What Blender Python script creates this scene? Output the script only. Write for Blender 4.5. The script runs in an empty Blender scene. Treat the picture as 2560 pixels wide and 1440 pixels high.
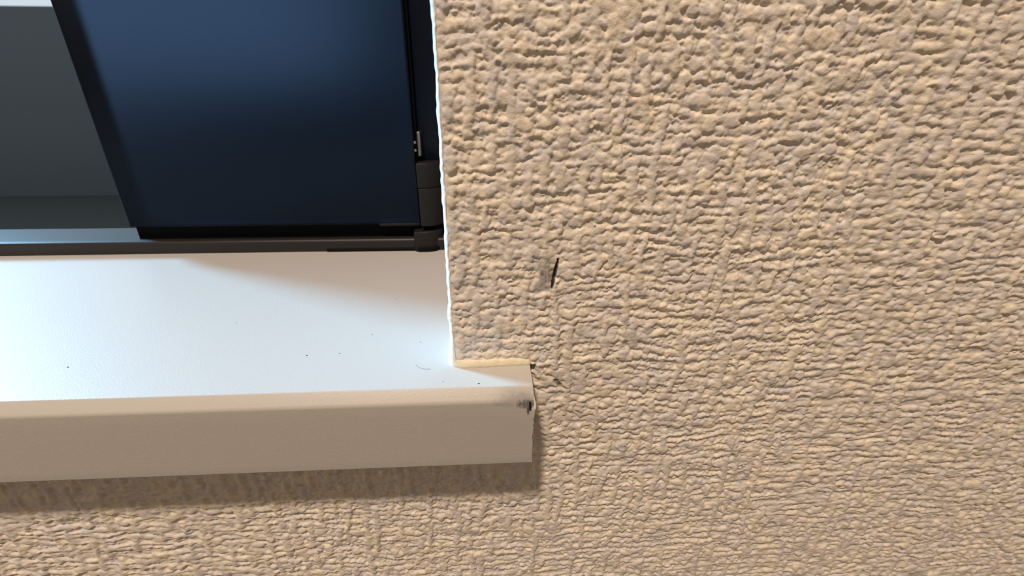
import bpy, bmesh, math, random
import numpy as np
from mathutils import Vector, Matrix

# ------------------------------------------------------------------ camera, world, sun, exposure
SC = bpy.context.scene
COL = SC.collection
SILL_Z = 0.95                       # sill top above the room floor (m)

def mm(x, y, z):                    # millimetres from the wall corner at the sill -> metres in the room
    return Vector((x * .001, y * .001, SILL_Z + z * .001))

FPX = 1150.0
CAM = (10.6642, -112.57059, 75.49355)
PITCH, YAW, ROLL = 0.4242, 0.0568, 0.00492
fw = Vector((math.sin(YAW) * math.cos(PITCH), math.cos(YAW) * math.cos(PITCH), -math.sin(PITCH)))
rt = fw.cross(Vector((0, 0, 1))).normalized()
up = rt.cross(fw)
rt, up = math.cos(ROLL) * rt + math.sin(ROLL) * up, -math.sin(ROLL) * rt + math.cos(ROLL) * up
cam = bpy.data.cameras.new('camera')
cam.sensor_fit = 'HORIZONTAL'
cam.sensor_width = 36.0
cam.lens = 36.0 * FPX / 2560.0
cam.clip_start = 0.005
cam.clip_end = 100
cam.dof.use_dof = True
cam.dof.focus_distance = 0.138
cam.dof.aperture_fstop = cam.lens / 0.8     # a phone's entrance pupil of just under 1 mm
camo = bpy.data.objects.new('camera', cam)
COL.objects.link(camo)
M3 = Matrix((rt, up, -fw)).transposed().to_4x4()
camo.matrix_world = Matrix.Translation(mm(*CAM)) @ M3
SC.camera = camo

SC.view_settings.view_transform = 'Standard'
SC.view_settings.look = 'None'
SC.view_settings.exposure = 0.0
SC.view_settings.gamma = 1.0
SC.view_settings.use_curve_mapping = False

W = bpy.data.worlds.new('sky')
SC.world = W
W.use_nodes = True
W.node_tree.nodes['Background'].inputs[0].default_value = (.80, .90, 1.0, 1)
W.node_tree.nodes['Background'].inputs[1].default_value = 0.8

# soft low daylight entering the window from outside, from the left
AZ, EL = math.radians(26.5), math.radians(19)
sd = Vector((math.cos(AZ) * math.cos(EL), -math.sin(AZ) * math.cos(EL), -math.sin(EL)))
sl = bpy.data.lights.new('daylight', 'SUN')
sl.energy = 9.0
sl.color = (.32, .68, 1.0)
sl.angle = math.radians(11)
so = bpy.data.objects.new('daylight', sl)
COL.objects.link(so)
so.rotation_euler = sd.to_track_quat('-Z', 'Y').to_euler()
so.location = mm(-1500, 700, 350)

LAMP_W = 27.5
LAMP_COL = (1.0, .78, .60)
LAMP_POS = Vector((-.26, -.70, 2.385))
LAMP_R = .075

# ------------------------------------------------------------------ helpers
def tag(o, label=None, cat=None, kind=None, group=None):
    if label: o['label'] = label
    if cat: o['category'] = cat
    if kind: o['kind'] = kind
    if group: o['group'] = group
    return o

def link(name, me, mat=None, parent=None):
    o = bpy.data.objects.new(name, me)
    COL.objects.link(o)
    if mat: me.materials.append(mat)
    if parent: o.parent = parent
    return o

def pyd(name, vs, fs, mat=None, parent=None, smooth=False, auto=None):
    me = bpy.data.meshes.new(name)
    me.from_pydata([tuple(v) for v in vs], [], fs)
    bm = bmesh.new(); bm.from_mesh(me)
    bmesh.ops.recalc_face_normals(bm, faces=bm.faces)
    bm.to_mesh(me); bm.free()
    if smooth or auto:
        me.polygons.foreach_set('use_smooth', [True] * len(me.polygons))
        if auto:
            me.set_sharp_from_angle(angle=math.radians(auto))
    me.update()
    return link(name, me, mat, parent)

def box(name, a, b, mat, parent=None, bev=0.0, seg=2):
    """box between two corners given in mm, with rounded edges"""
    bm = bmesh.new()
    p, q = mm(*a), mm(*b)
    bmesh.ops.create_cube(bm, size=1)
    for v in bm.verts:
        v.co = Vector([(p[i] + q[i]) / 2 + v.co[i] * (q[i] - p[i]) for i in range(3)])
    if bev:
        bmesh.ops.bevel(bm, geom=list(bm.edges), offset=bev * .001, segments=seg, affect='EDGES', profile=.5)
    bmesh.ops.recalc_face_normals(bm, faces=bm.faces)
    me = bpy.data.meshes.new(name)
    bm.to_mesh(me); bm.free()
    if bev:
        me.polygons.foreach_set('use_smooth', [True] * len(me.polygons))
        me.set_sharp_from_angle(angle=math.radians(50))
    return link(name, me, mat, parent)

# numpy noise -------------------------------------------------------
def hsh(i, j, seed):
    a = (i.astype(np.int64) * 374761393 + j.astype(np.int64) * 668265263 + seed * 974634777) & 0xFFFFFFFF
    a = ((a ^ (a >> 13)) * 1274126177) & 0xFFFFFFFF
    a = ((a ^ (a >> 16)) * 2246822519) & 0xFFFFFFFF
    a = a ^ (a >> 15)
    return (a & 0xFFFFFF).astype(np.float64) / 16777215.0

def sm(t): return t * t * t * (t * (6 * t - 15) + 10)
def ss(a, b, x):
    t = np.clip((x - a) / (b - a), 0, 1)
    return t * t * (3 - 2 * t)

def vn(x, y, seed):
    i, j = np.floor(x), np.floor(y)
    a, b = sm(x - i), sm(y - j)
    i = i.astype(np.int64); j = j.astype(np.int64)
    return ((hsh(i, j, seed) * (1 - a) + hsh(i + 1, j, seed) * a) * (1 - b)
            + (hsh(i, j + 1, seed) * (1 - a) + hsh(i + 1, j + 1, seed) * a) * b)

def rn(k, x, seed):                 # 1-D noise along x, another one for each row k
    i = np.floor(x); a = sm(x - i); i = i.astype(np.int64)
    return hsh(i, k, seed) * (1 - a) + hsh(i + 1, k, seed) * a

def voro(x, y, seed, jit=.85):
    i, j = np.floor(x).astype(np.int64), np.floor(y).astype(np.int64)
    f1 = np.full(x.shape, 9.0); f2 = np.full(x.shape, 9.0); cid = np.zeros(x.shape)
    for di in (-1, 0, 1):
        for dj in (-1, 0, 1):
            ii, jj = i + di, j + dj
            px = ii + .5 + (hsh(ii, jj, seed) - .5) * jit
            py = jj + .5 + (hsh(ii, jj, seed + 1) - .5) * jit
            d = np.hypot(px - x, py - y)
            cid = np.where(d < f1, hsh(ii, jj, seed + 2), cid)
            f2 = np.where(d < f1, f1, np.minimum(f2, d))
            f1 = np.minimum(f1, d)
    return f1, f2, cid

# ------------------------------------------------------------------ materials
def newmat(name):
    m = bpy.data.materials.new(name)
    m.use_nodes = True
    nt = m.node_tree
    return m, nt, nt.nodes['Principled BSDF']

def nd(nt, t, **k):
    n = nt.nodes.new(t)
    for a, b in k.items(): setattr(n, a, b)
    return n

def grain(nt, b, scale, strength, dist, detail=4):
    tc = nd(nt, 'ShaderNodeTexCoord')
    n = nd(nt, 'ShaderNodeTexNoise')
    n.inputs['Scale'].default_value = scale
    n.inputs['Detail'].default_value = detail
    nt.links.new(tc.outputs['Object'], n.inputs['Vector'])
    bp = nd(nt, 'ShaderNodeBump')
    bp.inputs['Strength'].default_value = strength
    bp.inputs['Distance'].default_value = dist
    nt.links.new(n.outputs['Fac'], bp.inputs['Height'])
    nt.links.new(bp.outputs['Normal'], b.inputs['Normal'])
    return tc, n, bp

def simple(name, col, rough=.5, spec=.5, metal=0.0, g=None):
    m, nt, b = newmat(name)
    b.inputs['Base Color'].default_value = (*col, 1)
    b.inputs['Roughness'].default_value = rough
    b.inputs['Specular IOR Level'].default_value = spec
    b.inputs['Metallic'].default_value = metal
    if g: grain(nt, b, *g)
    return m

# wallpaper: tint and stains stored with the paper's own surface
M_PAPER, nt, b = newmat('vinyl_wallpaper')
at = nd(nt, 'ShaderNodeAttribute', attribute_name='tint')
tc = nd(nt, 'ShaderNodeTexCoord')
n1 = nd(nt, 'ShaderNodeTexNoise'); n1.inputs['Scale'].default_value = 1100; n1.inputs['Detail'].default_value = 5
nt.links.new(tc.outputs['Object'], n1.inputs['Vector'])
mx = nd(nt, 'ShaderNodeMix', data_type='RGBA', blend_type='MULTIPLY')
mx.inputs[0].default_value = .22
nt.links.new(at.outputs['Color'], mx.inputs[6])
nt.links.new(n1.outputs['Color'], mx.inputs[7])
mxg = nd(nt, 'ShaderNodeMapRange')
mxg.inputs['To Min'].default_value = .84; mxg.inputs['To Max'].default_value = 1.1
nt.links.new(n1.outputs['Fac'], mxg.inputs['Value'])
vm = nd(nt, 'ShaderNodeVectorMath', operation='SCALE')
nt.links.new(at.outputs['Color'], vm.inputs[0])
nt.links.new(mxg.outputs[0], vm.inputs['Scale'])
nt.links.new(vm.outputs[0], b.inputs['Base Color'])
nt.nodes.remove(mx)
b.inputs['Roughness'].default_value = .62
b.inputs['Specular IOR Level'].default_value = .3
n2 = nd(nt, 'ShaderNodeTexNoise'); n2.inputs['Scale'].default_value = 2600; n2.inputs['Detail'].default_value = 3
nt.links.new(tc.outputs['Object'], n2.inputs['Vector'])
bp = nd(nt, 'ShaderNodeBump'); bp.inputs['Strength'].default_value = .8; bp.inputs['Distance'].default_value = .00013
nt.links.new(n2.outputs['Fac'], bp.inputs['Height'])
nt.links.new(bp.outputs['Normal'], b.inputs['Normal'])

M_REVEAL = simple('reveal_paper', (.62, .61, .58), .65, .3, 0, (420, .8, .0006))
M_EDGE = simple('white_paper_edge', (.80, .80, .78), .7, .25, 0, (1500, .5, .00012))
M_CAULK = simple('cream_caulk', (.80, .74, .58), .55, .35, 0, (900, .6, .00025))

# sill: pale vinyl film, fine grain, a scuffed corner
M_SILL, nt, b = newmat('sill_vinyl_film')
b.inputs['Roughness'].default_value = .42
b.inputs['Specular IOR Level'].default_value = .35
tc, n1, bp = grain(nt, b, 1900, .6, .00008, 3)
def blob(centre, size, soft, nz, nscale):
    """soft noisy mark around a point (mm), as wide as size (mm)"""
    mp = nd(nt, 'ShaderNodeVectorMath', operation='SUBTRACT')
    mp.inputs[1].default_value = mm(*centre)
    nt.links.new(tc.outputs['Object'], mp.inputs[0])
    sc = nd(nt, 'ShaderNodeVectorMath', operation='DIVIDE')
    sc.inputs[1].default_value = [s * .001 for s in size]
    nt.links.new(mp.outputs[0], sc.inputs[0])
    ln = nd(nt, 'ShaderNodeVectorMath', operation='LENGTH')
    nt.links.new(sc.outputs[0], ln.inputs[0])
    no = nd(nt, 'ShaderNodeTexNoise'); no.inputs['Scale'].default_value = nscale; no.inputs['Detail'].default_value = 5
    no.inputs['Roughness'].default_value = .7
    nt.links.new(tc.outputs['Object'], no.inputs['Vector'])
    ma = nd(nt, 'ShaderNodeMath', operation='MULTIPLY_ADD')
    nt.links.new(no.outputs['Fac'], ma.inputs[0]); ma.inputs[1].default_value = nz
    nt.links.new(ln.outputs['Value'], ma.inputs[2])
    mr = nd(nt, 'ShaderNodeMapRange', interpolation_type='SMOOTHSTEP')
    nt.links.new(ma.outputs[0], mr.inputs['Value'])
    mr.inputs['From Min'].default_value = 1.0 + nz * .5 + soft; mr.inputs['From Max'].default_value = 1.0 + nz * .5 - soft
    mr.inputs['To Min'].default_value = 0; mr.inputs['To Max'].default_value = 1
    return mr.outputs[0]
def over(prev, mask, col, amount):
    m = nd(nt, 'ShaderNodeMix', data_type='RGBA')
    mu = nd(nt, 'ShaderNodeMath', operation='MULTIPLY'); mu.inputs[1].default_value = amount
    nt.links.new(mask, mu.inputs[0]); nt.links.new(mu.outputs[0], m.inputs[0])
    if isinstance(prev, tuple): m.inputs[6].default_value = (*prev, 1)
    else: nt.links.new(prev, m.inputs[6])
    m.inputs[7].default_value = (*col, 1)
    return m.outputs[2]
SILL_COL = (.505, .50, .485)
c = over(SILL_COL, blob((18.6, -13, -3.0), (6.0, 9, 1.5), .7, 2.4, 700), (.17, .155, .15), .42)
c = over(c, blob((20.4, -13, -4.2), (2.3, 9, 1.1), .45, 3.2, 1700), (.07, .06, .06), .75)
c = over(c, blob((21.45, -13, -4.9), (.40, 9, 1.5), .3, 1.6, 2200), (.006, .006, .012), .97)
c = over(c, blob((20.9, -13, -6.3), (.35, 9, 1.2), .4, 2.6, 2600), (.02, .02, .025), .8)
nt.links.new(c, b.inputs['Base Color'])

# sash pane: dark navy obscured glass, the outdoors shows only as a blurred gradient
M_PANEL, nt, b = newmat('navy_obscured_glass')
nt.nodes.remove(b)
rf = nd(nt, 'ShaderNodeBsdfRefraction'); rf.inputs['Color'].default_value = (.212, .285, .385, 1)
rf.inputs['Roughness'].default_value = .36; rf.inputs['IOR'].default_value = 1.35
df = nd(nt, 'ShaderNodeBsdfDiffuse'); df.inputs['Color'].default_value = (.003, .004, .006, 1)
gl = nd(nt, 'ShaderNodeBsdfGlossy'); gl.inputs['Color'].default_value = (.008, .010, .014, 1); gl.inputs['Roughness'].default_value = .3
a1 = nd(nt, 'ShaderNodeAddShader'); a2 = nd(nt, 'ShaderNodeAddShader')
nt.links.new(rf.outputs[0], a1.inputs[0]); nt.links.new(df.outputs[0], a1.inputs[1])
nt.links.new(a1.outputs[0], a2.inputs[0]); nt.links.new(gl.outputs[0], a2.inputs[1])
nt.links.new(a2.outputs[0], nt.nodes['Material Output'].inputs['Surface'])
M_JAMB = simple('dark_navy_jamb', (.004, .008, .018), .4, .18, .0)
M_BLACK = simple('charcoal_resin', (.013, .012, .0125), .5, .3, 0, (2500, .15, .00004))
M_RAIL = simple('charcoal_rail', (.017, .0165, .0165), .45, .35)
M_GASKET = simple('black_rubber', (.004, .004, .005), .8, .12)
M_BROWN = simple('brown_trim', (.012, .011, .011), .6, .25)
M_STEEL = simple('zinc_steel', (.30, .30, .30), .45, .5, 1.0)
M_WALL = simple('plain_room_wall', (.70, .67, .60), .8, .2)
M_CEIL = simple('white_ceiling', (.80, .79, .76), .85, .2)
M_FLOOR = simple('wood_floor', (.15, .11, .08), .45, .4, 0, (30, .2, .002))
M_DUST = simple('dust', (.10, .09, .08), .9, .1)
M_FIX = simple('white_lamp_trim', (.8, .8, .78), .5, .4)

# ------------------------------------------------------------------ wall with embossed wallpaper
T, P, HORN, DEP = 25.0, 13.0, 22.3, 100.8
OPEN_L, OPEN_TOP = -900.0, 900.0
RX0, RX1, RY0, RZ1 = -1900., 1500., -3300., 1450.

def axis(spans):
    out = [spans[0][0]]
    for a, b2, s in spans:
        n = max(1, int(round((b2 - a) / s)))
        out += list(np.linspace(a, b2, n + 1)[1:])
    return np.array(out)

xs = axis([(RX0, OPEN_L, 250), (OPEN_L, -420, 20), (-420, -290, 6), (-290, -170, 1.0), (-170, -66, .45), (-66, 0, .25), (0, 108, .25), (108, 240, .45),
           (240, 370, 1.0), (370, 460, 6), (460, RX1, 60)])
zs = axis([(-950, -300, 40), (-300, -200, 6), (-200, -116, 1.0), (-116, -104, .4), (-104, -20, .25), (-20, 95, .25), (95, 110, .5),
           (110, 190, 1.0), (190, 300, 6), (300, OPEN_TOP, 50), (OPEN_TOP, RZ1, 110)])
X, Z = np.meshgrid(xs, zs)          # rows: z

def emboss(X, Z):
    """woven emboss as heaps of soft beads: height (mm), tint selector, bead shade. X, Z: mesh grids (mm)"""
    xs_, zs_ = X[0], Z[:, 0]
    U = X + .75 * (vn(X / 1.5, Z / 1.3, 11) - .5) + .28 * (vn(X / .62, Z / .62, 12) - .5)
    V = Z + .75 * (vn(X / 1.4, Z / 1.2, 13) - .5) + .28 * (vn(X / .62, Z / .62, 14) - .5)
    H = .12 + .14 * vn(X / 2.2, Z / 1.8, 9); TI = np.full(X.shape, .5); CI = np.full(X.shape, .5)
    rg = np.random.default_rng(7)
    B = []                                       # x, z, rx, rz, rot, height, power, tint, shade
    x0, x1, z0, z1 = xs_[0], xs_[-1], zs_[0], zs_[-1]
    def wav(k, t, s):
        i = math.floor(t); a = t - i; a = a * a * (3 - 2 * a)
        def hh(i):
            v = math.sin((i * 127.1 + k * 311.7 + s * 74.7)) * 43758.5453
            return v - math.floor(v)
        return hh(i) * (1 - a) + hh(i + 1) * a
    PW, QW = 2.85, 4.6
    for k in range(int(z0 / PW) - 2, int(z1 / PW) + 3):      # threads lying across
        x = x0 - 2 - rg.random()
        while x < x1 + 2:
            th = wav(k, x / 6.5, 1)
            zc = (k + .5) * PW + 2.3 * (wav(k, x / 8, 2) - .5) + 2.4 * (wav(0, x / 23, 3) - .5) + .35 * rg.normal() * .5
            on = wav(k, x / 8, 4)
            r = .68 + .80 * th
            rx = r * rg.uniform(.62, 1.3); rz = r * rg.uniform(.78, 1.12)
            h = (.34 + .36 * on + .18 * rg.random())
            B.append((x, zc, rx, rz, .18 * rg.normal(), h, 2.3, .65 * wav(k, x / 4, 5) + .35 * rg.random(), rg.random()))
            x += rx * rg.uniform(.95, 1.4)
    for j in range(int(x0 / QW) - 2, int(x1 / QW) + 3):      # threads standing, passing over here and there
        z = z0 - 2 - rg.random()
        while z < z1 + 2:
            th = wav(j, z / 6, 11)
            xc = (j + .5) * QW + 3.0 * (wav(j, z / 11, 12) - .5) + 2.0 * (wav(0, z / 27, 13) - .5)
            ov = wav(j, z / 4.2, 14)
            r = .8 + .8 * th
            rz = r * rg.uniform(.95, 1.6); rx = r * rg.uniform(.85, 1.15)
            if ov > .42:
                h = .58 + .38 * min(1, (ov - .42) / .2) * rg.uniform(.6, 1)
                B.append((xc, z, rx, rz, .2 * rg.normal(), h, 3.2, .65 * wav(j, z / 4, 15) + .35 * rg.random(), rg.random()))
            z += rz * rg.uniform(.8, 1.2)
    area = (x1 - x0) * (z1 - z0)
    for _ in range(int(area / 28)):                          # flattened slubs
        r = rg.uniform(1.1, 2.1)
        B.append((rg.uniform(x0, x1), rg.uniform(z0, z1), r * rg.uniform(.8, 1.5), r * rg.uniform(.7, 1.0), rg.uniform(-.6, .6), rg.uniform(.55, .88), 3.8,
                  rg.random(), rg.random()))
    for _ in range(int(area / 1.8)):                          # small crumbs in the valleys
        r = rg.uniform(.28, .62)
        B.append((rg.uniform(x0, x1), rg.uniform(z0, z1), r * rg.uniform(.9, 1.8), r * rg.uniform(.7, 1.0), .3 * rg.normal(), rg.uniform(.32, .62), 2.2, rg.random(), rg.random()))
    for (x, z, rx, rz, ro, h, pw, ti, sh) in B:
        if x < -3 and z > -17: continue              # the window opening
        m = max(rx, rz) + .55
        j0, j1 = np.searchsorted(xs_, (x - m, x + m)); i0, i1 = np.searchsorted(zs_, (z - m, z + m))
        if j1 - j0 < 2 or i1 - i0 < 2: continue
        du = U[i0:i1, j0:j1] - x; dv = V[i0:i1, j0:j1] - z
        c_, s_ = math.cos(ro), math.sin(ro)
        rr = ((du * c_ + dv * s_) / rx) ** 2 + ((dv * c_ - du * s_) / rz) ** 2
        hb = h * np.sqrt(np.clip(1 - rr ** (pw / 2), 0, 1)) 
        Hw = H[i0:i1, j0:j1]
        g = hb > Hw
        Hw[g] = hb[g]; TI[i0:i1, j0:j1][g] = ti; CI[i0:i1, j0:j1][g] = sh
    for _ in range(1):                                       # softened as vinyl foam is
        H[1:-1] = .13 * H[:-2] + .74 * H[1:-1] + .13 * H[2:]
        H[:, 1:-1] = .13 * H[:, :-2] + .74 * H[:, 1:-1] + .13 * H[:, 2:]
    H = H + .11 * (vn(X / 1.1, Z / .9, 52) - .5) + .05 * (vn(X / .5, Z / .45, 53) - .5) + .25 * (vn(X / 6, Z / 5, 54) - .5)
    return H, TI, CI

# emboss on the parts anybody can see; plain paper beyond
SCALE = .98
jx = np.nonzero((xs > -292) & (xs < 372))[0]; jz = np.nonzero((zs > -202) & (zs < 192))[0]
sub = np.s_[jz[0]:jz[-1] + 1, jx[0]:jx[-1] + 1]
H = np.full(X.shape, .55); TI = np.full(X.shape, .5); CI = np.full(X.shape, .5)
H[sub], TI[sub], CI[sub] = emboss(X[sub] / SCALE, Z[sub] / SCALE)
RELIEF = 1.3
# black scuff: paper rubbed flat beside a thin gouge
def seg_dist(X, Z, a, b2):
    ax, az = a; bx, bz = b2
    t = np.clip(((X - ax) * (bx - ax) + (Z - az) * (bz - az)) / ((bx - ax) ** 2 + (bz - az) ** 2), 0, 1)
    return np.hypot(X - ax - t * (bx - ax), Z - az - t * (bz - az)), t
rub = np.exp(-(((X - 25.7) / 2.3) ** 4 + ((Z - 28.3) / 4.4) ** 4))
H = H * (1 - .55 * rub) + .55 * rub * .52
gd, gt = seg_dist(X, Z, (29.2, 32.6), (27.75, 24.2))
wob = .25 * (vn(Z / .8, X * 0, 61) - .5)
gw = .20 + .28 * np.sin(np.pi * np.clip(gt * .9 + .05, 0, 1))
gouge = 1 - ss(gw * .7, gw * 1.35, gd + wob * .4)
H = H - .5 * gouge
sp, _ = seg_dist(X, Z, (31.6, -8.0), (30.2, -6.0))
spot = 1 - ss(.25, .95, sp)
H = H - .35 * spot
Y = -RELIEF * (H - .45)
# the paper turns round the corner of the recess
R = 1.5
near = ss(0, 2.6, X)
inn = (Z > -22)
crn = np.where((X >= 0) & (X < R) & inn, R - np.sqrt(np.clip(R * R - (R - np.clip(X, 0, R)) ** 2, 0, None)), 0)
Y = np.where((X >= 0) & inn, Y * (.18 + .82 * near) + crn * .8, Y)
# pressed down along the caulk line, and tucked in beside the sill's cut end
tuck = np.where((X > 0) & (X < HORN + .6), np.exp(-(np.clip(Z - 1.6, 0, None) / 1.1) ** 2), 0) * (Z > -1)
Y = Y * (1 - .75 * tuck)
gap = ss(2.1, .2, np.abs(X - (HORN + .3))) * (ss(-12.5, -7.5, Z) * ss(.3, -.8, Z)) * (.55 + .9 * vn(Z / 1.5, X * 0, 63))
Y = Y + (1.3 + 1.6 * ss(-6, -1.5, Z)) * np.clip(gap, 0, 1)
# paper tint: greyish and yellowish threads
ga = np.array([.715, .69, .685]); yb = np.array([.85, .785, .66])
big = vn(X / 6, Z / 6, 71)
mixv = ss(.20, .80, .38 * TI + .20 * big + .42 * vn(X / 2.3, Z / 1.9, 72) + .10 * (vn(X / .9, Z / .8, 73) - .5))
C = ga[None, None] * (1 - mixv[..., None]) + yb[None, None] * mixv[..., None]
C = C * (.95 + .1 * CI)[..., None]
fib = .45 * vn(X / .3, Z / 1.7, 81) + .55 * vn(X / .5, Z / .6, 84)
smear = rub * (.55 + .45 * ss(.3, .75, fib)) * ss(.15, .6, vn(X / 1.4, Z / 1.6, 82) + .35 * (X - 24) / 4 + .06 * (Z - 28))
C = C * (1 - .66 * np.clip(smear, 0, 1)[..., None])
C = C * (1 - .975 * gouge[..., None]) + gouge[..., None] * np.array([.008, .007, .007]) * .9
C = C * (1 - .6 * spot[..., None])
C = np.clip(C, 0, .9)

hole = (xs[None, :-1] + xs[1:][None, :] < 0) & (xs[None, 1:] > OPEN_L + .01) & (zs[:-1, None] > -20.01) & (zs[:-1, None] < OPEN_TOP - .01)
nz_, nx_ = X.shape
idx = np.arange(nz_ * nx_).reshape(nz_, nx_)
q = np.stack([idx[:-1, :-1], idx[:-1, 1:], idx[1:, 1:], idx[1:, :-1]], -1)[~hole]
used = np.zeros(nz_ * nx_, bool); used[q.ravel()] = True
remap = np.cumsum(used) - 1
q = remap[q]
co = np.stack([X.ravel() * .001, Y.ravel() * .001, SILL_Z + Z.ravel() * .001], -1)[used]
cc = np.concatenate([C.reshape(-1, 3), np.ones((nz_ * nx_, 1))], 1)[used]
me = bpy.data.meshes.new('wall_front')
me.vertices.add(len(co)); me.vertices.foreach_set('co', co.ravel())
me.loops.add(q.size); me.loops.foreach_set('vertex_index', q.ravel().astype(np.int32))
me.polygons.add(len(q)); me.polygons.foreach_set('loop_start', (np.arange(len(q)) * 4).astype(np.int32))
me.polygons.foreach_set('use_smooth', np.ones(len(q), bool))
ca = me.color_attributes.new('tint', 'FLOAT_COLOR', 'POINT')
ca.data.foreach_set('color', cc.ravel().astype(np.float32))
me.update(); me.validate()
WALL = tag(link('wall_front', me, M_PAPER), 'beige embossed wallpaper wall with woven lumpy relief and a black scuff', 'wall', 'structure')

def quad(name, pts, mat, parent=None):
    return pyd(name, [mm(*p) for p in pts], [tuple(range(len(pts)))], mat, parent)
# recess sides (papered), behind the corner
quad('recess_side', [(-.2, 1.6, 0), (-.2, DEP + 30, 0), (-.2, DEP + 30, OPEN_TOP), (-.2, 1.6, OPEN_TOP)], M_REVEAL, WALL)
quad('recess_side', [(OPEN_L, 0, -20), (OPEN_L, DEP + 30, -20), (OPEN_L, DEP + 30, OPEN_TOP), (OPEN_L, 0, OPEN_TOP)], M_REVEAL, WALL)
quad('recess_head', [(OPEN_L, 0, OPEN_TOP), (0, 0, OPEN_TOP), (0, DEP + 30, OPEN_TOP), (OPEN_L, DEP + 30, OPEN_TOP)], M_REVEAL, WALL)

# white bare edge of the paper along the recess corner
rng = random.Random(4)
def nz1(t, s): return float(rn(np.array([s]), np.array([t]), 90)[0])
vs, fs = [], []
zz = [i * .45 for i in range(int(200 / .45))] + [210 + 30 * i for i in range(24)]
NP = 9
for z in zz:
    n = nz1(z / 3.0, 1) - .5; n2_ = nz1(z / .9, 2) - .5; n3 = nz1(z / 1.6, 3) - .5
    low_ = max(0, 1 - z / 9.0)
    xr = .62 + .34 * n + .22 * n2_ + .7 * low_ ** 1.4
    xl = -.42 + .22 * n3 + .25 * (nz1(z / 7, 5) - .5) - 1.15 * low_ ** 1.2
    if 14.0 < z < 19.0: xl -= .35 * math.sin((z - 14.0) / 5.0 * math.pi) ** .3
    for i in range(NP):
        a = i / (NP - 1) * math.pi / 2
        # from the wall face round to the recess side
        x = xr + (xl - xr) * math.sin(a) ** 1.25
        y = 2.8 + (-2.75 + .12 * n2_ - .5 * low_) * math.cos(a) ** .85
        vs.append(mm(x, y, z))
for r in range(len(zz) - 1):
    for i in range(NP - 1):
        a = r * NP + i
        fs.append((a, a + 1, a + NP + 1, a + NP))
for r in range(len(zz)):                 # a back side so that it is a solid strip
    vs.append(mm(1.6, 2.6, zz[r]))
o0 = len(zz) * NP
for r in range(len(zz) - 1):
    a = r * NP
    fs.append((a, a + NP, o0 + r + 1, o0 + r)); fs.append((a + NP - 1, o0 + r, o0 + r + 1, a + 2 * NP - 1))
tag(pyd('corner_edge', vs, fs, M_EDGE, WALL, auto=60), 'bare white paper edge along the recess corner')

# caulk between paper and sill
path = [(-1.3, 60, .8, 1.4), (-1.4, 20, .8, 1.5), (-1.55, 6, 1.0, 2.2), (-1.5, 3.2, 1.1, 2.8), (-1.05, 1.4, 1.2, 3.0), (-.1, .1, 1.2, 2.9), (1.1, -.65, 1.2, 2.6),
        (2.6, -1.05, 1.1, 2.4)]
x = 4.4
while x < 22.4:
    t = (x - 4.4) / 18
    path.append((x, -1.2 + .75 * t + .10 * (nz1(x / 1.2, 7) - .5), 1.1, 2.25 + .35 * (nz1(x / 2.4, 8) - .5) + .3 * (nz1(x / .7, 9) - .5)))
    x += .3
path.append((22.5, -.25, .5, 1.6)); path.append((22.8, .1, .3, 1.2))
vs, fs = [], []
NC = 8
for i, (px, py, wd, ht) in enumerate(path):
    a = path[max(0, i - 1)]; c2 = path[min(len(path) - 1, i + 1)]
    tx, ty = c2[0] - a[0], c2[1] - a[1]
    l = math.hypot(tx, ty); tx /= l; ty /= l
    nx2, ny2 = -ty, tx                       # towards the wall body (x+ on the recess side, y+ on the front)
    if i < 4: nx2, ny2 = 1, 0.25 * (i == 3)
    for k in range(NC):
        f = k / (NC - 1)
        ins = (.16 if k == 0 else 1.0 * (f - .14) ** 1.9) * wd * .9 + (.06 * (nz1(px * 1.7 + k * 3.1, 10) - .5))
        h = ht * (1 - (1 - f) ** 1.25) - .05
        vs.append(mm(px + nx2 * ins, py + ny2 * ins, max(h, -.05)))
    vs.append(mm(px + nx2 * 2.2, py + ny2 * 2.2, ht * .9)); vs.append(mm(px + nx2 * 2.2, py + ny2 * 2.2, -.05))
NC2 = NC + 2
for i in range(len(path) - 1):
    for k in range(NC2):
        a, b2 = i * NC2 + k, i * NC2 + (k + 1) % NC2
        fs.append((a, b2, b2 + NC2, a + NC2))
fs.append(tuple(range(NC2))); fs.append(tuple(range(len(vs) - NC2, len(vs))))
tag(pyd('caulk_bead', vs, fs, M_CAULK, WALL, auto=55), 'cream caulk bead sealing the paper to the sill')

# ------------------------------------------------------------------ window sill
def arc(c, r, a0, a1, n):
    return [(c[0] + r * math.cos(math.radians(a0 + (a1 - a0) * i / n)), c[1] + r * math.sin(math.radians(a0 + (a1 - a0) * i / n))) for i in range(n + 1)]
def blend(p0, p1, p2, r, n=5):
    """round the corner p1 of a polyline"""
    v0 = Vector(p0) - Vector(p1); v2 = Vector(p2) - Vector(p1)
    a = Vector(p1) + v0.normalized() * r; c2 = Vector(p1) + v2.normalized() * r
    out = []
    for i in range(n + 1):
        t = i / n
        out.append(tuple((1 - t) ** 2 * a + 2 * t * (1 - t) * Vector(p1) + t * t * c2))
    return out
def profile(yb, wear=0.0, n=0.0):
    cd = 2.9 + .2 * wear; ch = 2.9 + 1.3 * wear
    A, B_, C_, D, E = (yb, 0), (-P + cd, 0), (-P + .15 * wear, -ch), (-P, -T), (yb, -T)
    pr = [A]
    pr += blend(A, B_, C_, .35 + .25 * wear)
    pr += blend(B_, C_, D, .75 + 1.1 * wear)
    for i in range(1, 8): pr.append((-P, -ch - 2.2 - (T - ch - 3) * i / 8))
    pr += blend(C_, D, E, .5)
    pr.append(E)
    return pr
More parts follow.
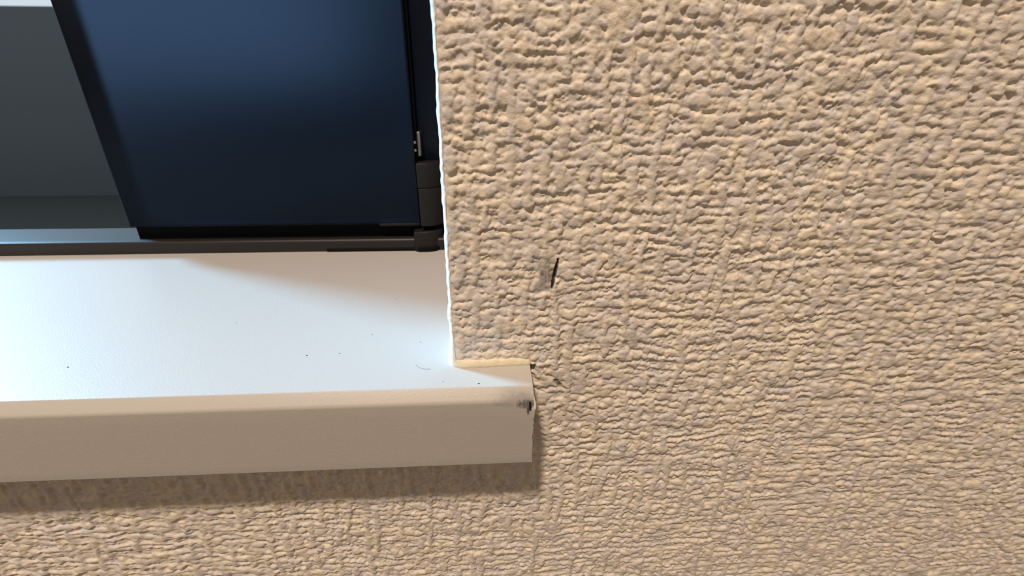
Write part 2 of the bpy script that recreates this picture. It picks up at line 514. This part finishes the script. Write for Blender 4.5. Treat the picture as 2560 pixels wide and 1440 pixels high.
def prism(cols):
    vs, fs = [], []
    n = len(cols[0][1])
    for x, pr in cols:
        for i, (y, z) in enumerate(pr): vs.append(mm(x(i) if callable(x) else x, y, z))
    for i in range(len(cols) - 1):
        for k in range(n):
            a, b2 = i * n + k, i * n + (k + 1) % n
            fs.append((a, b2, b2 + n, a + n))
    fs.append(tuple(range(n))); fs.append(tuple(range(len(vs) - n, len(vs))))
    return vs, fs
cols = [(OPEN_L - 22, profile(DEP + 40)), (-400, profile(DEP + 40)), (-200, profile(DEP + 40)), (-60, profile(DEP + 40)), (1.0, profile(DEP + 40))]
v1, f1_ = prism(cols)
cols = []
for x in [1.0, 6.0, 9.0] + [10 + .5 * i for i in range(24)] + [22.0]:
    w = float(ss(11.5, 21.5, np.array(x)))
    cols.append((x, profile(3.2, w * .8)))
def endx(i):
    return HORN + .07 * math.sin(i * 2.3) + (.05 if i % 3 == 0 else -.03)
cols.append((endx, profile(3.2, .85)))
v2, f2_ = prism(cols)
f2_ = [tuple(i + len(v1) for i in f) for f in f2_]
SILL = tag(pyd('window_sill', v1 + v2, f1_ + f2_, M_SILL, None, auto=38),
           'pale cream window sill board with rounded front edge and scuffed corner', 'window sill', 'structure')

# film peeling along the cut end of the sill
vs, fs = [], []
N = 34
for i in range(N):
    t = i / (N - 1)
    z = -1.6 - t * 15.0
    out = HORN + .12 + .55 * math.exp(-((t - .22) / .14) ** 2) + .22 * (nz1(i * .9, 12) - .35)
    yy = -P + max(0, 2.9 - t * 11) * .75
    vs += [mm(HORN - .25, yy - .05, z), mm(out, yy + .12, z), mm(out - .05, yy + .45, z), mm(HORN - .25, yy + .35, z)]
for i in range(N - 1):
    for k in range(4):
        a, b2 = i * 4 + k, i * 4 + (k + 1) % 4
        fs.append((a, b2, b2 + 4, a + 4))
fs += [(0, 1, 2, 3), tuple(range(len(vs) - 4, len(vs)))]
tag(pyd('film_flap', vs, fs, simple('film_edge', (.66, .64, .58), .5, .4), SILL, auto=40), 'ragged edge of peeling vinyl film')

# specks of dust and a hair on the sill
vs, fs = [], []
rng = random.Random(9)
def speck(x, y, z, r, e=1.0):
    b0 = len(vs); n = 7
    for i in range(n):
        a = i / n * 2 * math.pi; rr = r * rng.uniform(.6, 1.2)
        vs.append(mm(x + math.cos(a) * rr * e, y + math.sin(a) * rr, z))
    vs.append(mm(x, y, z + r * .6))
    for i in range(n): fs.append((b0 + i, b0 + (i + 1) % n, b0 + n))
for s in [(-44, 8, .28), (-34.5, 8.6, .2), (-27.2, 19.5, .22), (-2.2, -7.3, .2), (7.6, -8.6, .3), (-24, 46, .2), (-47.5, 50, .2), (-11, 14, .18), (-75, 30, .22), (-110, 5, .25)]:
    speck(s[0], s[1], .01, s[2], rng.uniform(.8, 1.8))
pts = [(-10.8, 1.6), (-10.0, .4), (-8.9, -.5), (-7.5, -1.0), (-6.2, -1.0)]
for i in range(len(pts) - 1):
    b0 = len(vs)
    for (x, y) in (pts[i], pts[i + 1]):
        vs += [mm(x, y - .035, .01), mm(x, y + .035, .01), mm(x, y, .07)]
    for k in range(3): fs.append((b0 + k, b0 + (k + 1) % 3, b0 + 3 + (k + 1) % 3, b0 + 3 + k))
tag(pyd('dust', vs, fs, M_DUST), 'tiny dark dust specks and a hair on the pale sill', 'dust', 'stuff')

# ------------------------------------------------------------------ window
WIN = bpy.data.objects.new('window_1', None)
COL.objects.link(WIN)
tag(WIN, 'dark window with navy sash panel and charcoal hinge behind the sill', 'window', 'structure')
D = DEP
EDGE_L = -155.0                                         # where the sash ends and the open light begins
# frame: rail on the sill, jamb, head
def extr(name, prof, x0, x1, mat, parent, ang=35):
    v, f = [], []
    n = len(prof)
    for x in (x0, x1):
        for y, z in prof: v.append(mm(x, y, z))
    for k in range(n): f.append((k, (k + 1) % n, n + (k + 1) % n, n + k))
    f += [tuple(range(n)), tuple(range(n, 2 * n))]
    return pyd(name, v, f, mat, parent, auto=ang)
RAIL = extr('bottom_rail', [(D, 0.0), (D - .1, 4.6), (D + .35, 5.6), (D + 1.0, 6.0), (D + 4.0, 6.0), (D + 4.4, 3.0), (D + 22, 3.0), (D + 40, 1.0), (D + 40, 0)],
            OPEN_L, -.2, M_RAIL, WIN)
extr('gasket_strip', [(D - .75, .02), (D - .75, 1.0), (D - .2, 1.6), (D + .2, 1.6), (D + .2, .02)], -66, -20, M_GASKET, RAIL)
box('jamb', (-20.3, D + 7.5, 2.9), (-.2, D + 30, OPEN_TOP), M_JAMB, WIN, .5)
box('jamb', (OPEN_L, D, 2.9), (OPEN_L + 20, D + 30, OPEN_TOP), M_JAMB, WIN, .5)
box('head_rail', (OPEN_L, D, OPEN_TOP - 20), (-.2, D + 30, OPEN_TOP), M_JAMB, WIN, .5)
SASH = box('sash_panel', (EDGE_L + .6, D + 2.2, 12.7), (-22.0, D + 7, OPEN_TOP - 22), M_PANEL, WIN, .15, 2)
box('edge_trim', (-22.2, D + 2.15, 12.6), (-21.3, D + 20, OPEN_TOP - 22), M_JAMB, SASH, .3)
box('edge_trim', (EDGE_L, D + 2.15, 12.6), (EDGE_L + .9, D + 20, OPEN_TOP - 22), M_JAMB, SASH, .3)
box('bottom_trim', (-40.5, D + 2.0, 11.6), (-21.5, D + 14, 13.0), M_BROWN, SASH, .3)
box('bottom_seal', (EDGE_L, D + 6, 2.95), (-21.4, D + 18, 12.9), M_GASKET, SASH)
box('edge_seal', (-21.35, D + 5.0, 12.8), (-20.2, D + 18, OPEN_TOP - 24), M_GASKET, SASH)
# unseen sheet added above the open light to keep sky off the sill
BL = box('sky_blocker', (OPEN_L + 20, D + 6, 180), (EDGE_L + .2, D + 7, OPEN_TOP - 20), M_JAMB, WIN)
# hinge: two barrels and a top cap
def barrel(name, cx, cy, r, z0, z1, mat, parent, bev, flat=None):
    bm = bmesh.new()
    bmesh.ops.create_cone(bm, cap_ends=True, segments=40, radius1=r * .001, radius2=r * .001, depth=(z1 - z0) * .001)
    es = [e for e in bm.edges if abs(e.verts[0].co.z - e.verts[1].co.z) < 1e-7]
    bmesh.ops.bevel(bm, geom=es, offset=bev * .001, segments=3, affect='EDGES', profile=.5)
    if flat:                                            # the body behind the barrel
        for v in bm.verts:
            if v.co.y > 0: v.co.y = min(.001 * flat, v.co.y * 3); v.co.x *= 1.0
    bmesh.ops.translate(bm, verts=bm.verts, vec=mm(cx, cy, (z0 + z1) / 2))
    me = bpy.data.meshes.new(name); bm.to_mesh(me); bm.free()
    me.polygons.foreach_set('use_smooth', [True] * len(me.polygons)); me.set_sharp_from_angle(angle=math.radians(45))
    return link(name, me, mat, parent)
def plan(name, out, z0, z1, mat, parent, bev):
    """upright block from a plan outline (mm) with rounded rims"""
    bm = bmesh.new()
    lo = [bm.verts.new(mm(x, y, z0)) for x, y in out]; hi = [bm.verts.new(mm(x, y, z1)) for x, y in out]
    n = len(out)
    f0 = bm.faces.new(lo); f1 = bm.faces.new(hi)
    for k in range(n): bm.faces.new((lo[k], lo[(k + 1) % n], hi[(k + 1) % n], hi[k]))
    bmesh.ops.recalc_face_normals(bm, faces=bm.faces)
    bmesh.ops.bevel(bm, geom=list(f0.edges) + list(f1.edges), offset=bev * .001, segments=3, affect='EDGES', profile=.5)
    me = bpy.data.meshes.new(name); bm.to_mesh(me); bm.free()
    me.polygons.foreach_set('use_smooth', [True] * len(me.polygons)); me.set_sharp_from_angle(angle=math.radians(45))
    return link(name, me, mat, parent)
def dshape(xl, xr, yf, yb, rx, ry, n=14):
    """outline flat on its left side, rounded away to the right"""
    o = [(xl, yb), (xl, yf + .5), (xl + .5, yf)]
    cx, cy = xr - rx, yf + ry
    o += [(cx + rx * math.sin(t), cy - ry * math.cos(t)) for t in [i / n * math.pi / 2 for i in range(n + 1)]]
    return o + [(xr, yb)]
HINGE = bpy.data.objects.new('hinge', None); COL.objects.link(HINGE); HINGE.parent = WIN
HINGE['label'] = 'charcoal window hinge of two stacked barrels'
hs = dshape(-20.7, -9.0, D - 1.6, D + 19, 10.4, 9.5)
plan('hinge_barrel', hs, 30.3, 41.4, M_BLACK, HINGE, .45)
plan('hinge_barrel', dshape(-20.5, -8.8, D - 1.6, D + 16, 10.4, 9.5), 12.4, 30.1, M_BLACK, HINGE, .3)
barrel('hinge_pin', -15.0, D + 6.0, 3.4, 8.0, 38.0, M_GASKET, HINGE, .3)
CB = plan('corner_block', dshape(-24.1, -10.6, D - 2.2, D + 16, 8.5, 8.0), .03, 9.9, M_BLACK, WIN, .55)
plan('block_foot', dshape(-22.8, -10.8, D - 3.0, D + 10, 7.5, 7.5), .02, 2.2, M_GASKET, CB, .5)
# zinc plate with two screws on the jamb
PL = box('strike_plate', (-19.9, D + 3.6, 43.8), (-18.5, D + 8, 54.4), M_STEEL, WIN, .25)
for zz_ in (46.6, 50.0):
    s = barrel('screw', 0, 0, .6, -.6, .6, M_STEEL, PL, .25)
    s.data.transform(Matrix.Translation(-mm(0, 0, 0)))
    s.data.transform(Matrix.Translation(mm(-20.7, D + 2.2, zz_)) @ Matrix.Rotation(math.pi / 2, 4, 'X'))

# ------------------------------------------------------------------ the rest of the room
def sq(name, pts, mat, label, cat):
    return tag(quad(name, pts, mat), label, cat, 'structure')
F = -950.0
sq('floor', [(RX0, RY0, F), (RX1, RY0, F), (RX1, 0, F), (RX0, 0, F)], M_FLOOR, 'brown wooden floor of the room', 'floor')
sq('ceiling', [(RX0, RY0, RZ1), (RX1, RY0, RZ1), (RX1, 0, RZ1), (RX0, 0, RZ1)], M_CEIL, 'plain white ceiling of the room', 'ceiling')
sq('wall_left', [(RX0, RY0, F), (RX0, 0, F), (RX0, 0, RZ1), (RX0, RY0, RZ1)], M_WALL, 'plain beige side wall left of the window', 'wall')
sq('wall_right', [(RX1, RY0, F), (RX1, 0, F), (RX1, 0, RZ1), (RX1, RY0, RZ1)], M_WALL, 'plain beige side wall right of the window', 'wall')
sq('wall_back', [(RX0, RY0, F), (RX1, RY0, F), (RX1, RY0, RZ1), (RX0, RY0, RZ1)], M_WALL, 'plain beige wall opposite the window', 'wall')
sq('ground', [(-80000, 400, -1300), (80000, 400, -1300), (80000, 160000, -1300), (-80000, 160000, -1300)], simple('dark_ground', (.05, .055, .05), .9, .2),
   'dark ground outside below the window', 'ground')
M_BLOCK = simple('weathered_block', (.10, .105, .105), .9, .15, 0, (40, .5, .004))
gw_ = box('wall_skyline_block', (-14000, 6000, -1299), (6000, 6120, 790), M_BLOCK, None, 8)  # added to raise the skyline, so the pane darkens downwards
tag(gw_, 'weathered grey wall added outside to dim the lower navy glass', 'wall', 'structure')
nb = box('sky_dimming_block', (-3200, 9000, -1299), (9000, 16000, 5200), simple('dark_siding', (.07, .075, .085), .8, .2), None, 30)  # added to block sky behind the pane's right side
tag(nb, 'dark house block added outside to dim the right of the navy glass', 'house', 'structure')
# ceiling downlight
vs, fs = [], []
prof = [(LAMP_R, -.004), (LAMP_R + .004, -.012), (LAMP_R + .018, -.010), (LAMP_R + .024, .0), (LAMP_R, .0)]
NS = 48
for i in range(NS):
    a = i / NS * 2 * math.pi
    for r, z in prof: vs.append((LAMP_POS.x + r * math.cos(a), LAMP_POS.y + r * math.sin(a), 2.4 + z))
n = len(prof)
for i in range(NS):
    for k in range(n):
        fs.append((i * n + k, i * n + (k + 1) % n, ((i + 1) % NS) * n + (k + 1) % n, ((i + 1) % NS) * n + k))
DL = tag(pyd('ceiling_downlight', vs, fs, M_FIX, auto=40), 'round white recessed downlight in the ceiling before the window', 'lamp')
la = bpy.data.lights.new('downlight_lamp', 'AREA')
la.shape = 'DISK'; la.size = 2 * LAMP_R; la.energy = LAMP_W; la.color = LAMP_COL
lo = bpy.data.objects.new('downlight_lamp', la); COL.objects.link(lo)
lo.location = (LAMP_POS.x, LAMP_POS.y, 2.392)
lo.parent = DL

# added unseen fill lamp with a frosted globe, at the left of the window
FL = bpy.data.objects.new('fill_lamp', None); COL.objects.link(FL)
FLX, FLY, FLZ = -1.50, -.80, 1.15
FL.location = (FLX, FLY, 0)
tag(FL, 'unseen fill lamp, added: slim white stand with a frosted globe left of the window', 'lamp')
def lathe(name, prof, mat, parent, ns=40):
    v, f = [], []
    for i in range(ns):
        a = i / ns * 2 * math.pi
        for r, z in prof: v.append((r * math.cos(a), r * math.sin(a), z))
    n = len(prof)
    for i in range(ns):
        for k in range(n - 1):
            f.append((i * n + k, i * n + k + 1, ((i + 1) % ns) * n + k + 1, ((i + 1) % ns) * n + k))
    return pyd(name, v, f, mat, parent, auto=40)
lathe('base', [(0.001, .0), (.14, .0), (.14, .012), (.13, .02), (.014, .024), (.001, .024)], M_FIX, FL)
lathe('pole', [(.012, .02), (.012, FLZ - .12)], M_FIX, FL)
lathe('collar', [(.012, FLZ - .13), (.04, FLZ - .125), (.045, FLZ - .10), (.03, FLZ - .095)], M_FIX, FL)
gl_ = bpy.data.lights.new('globe', 'POINT')
gl_.energy = 4.5; gl_.color = (1.0, .93, .88); gl_.shadow_soft_size = .09  # soft fill light added from the left
go = bpy.data.objects.new('globe', gl_); COL.objects.link(go); go.parent = FL; go.location = (0, 0, FLZ)
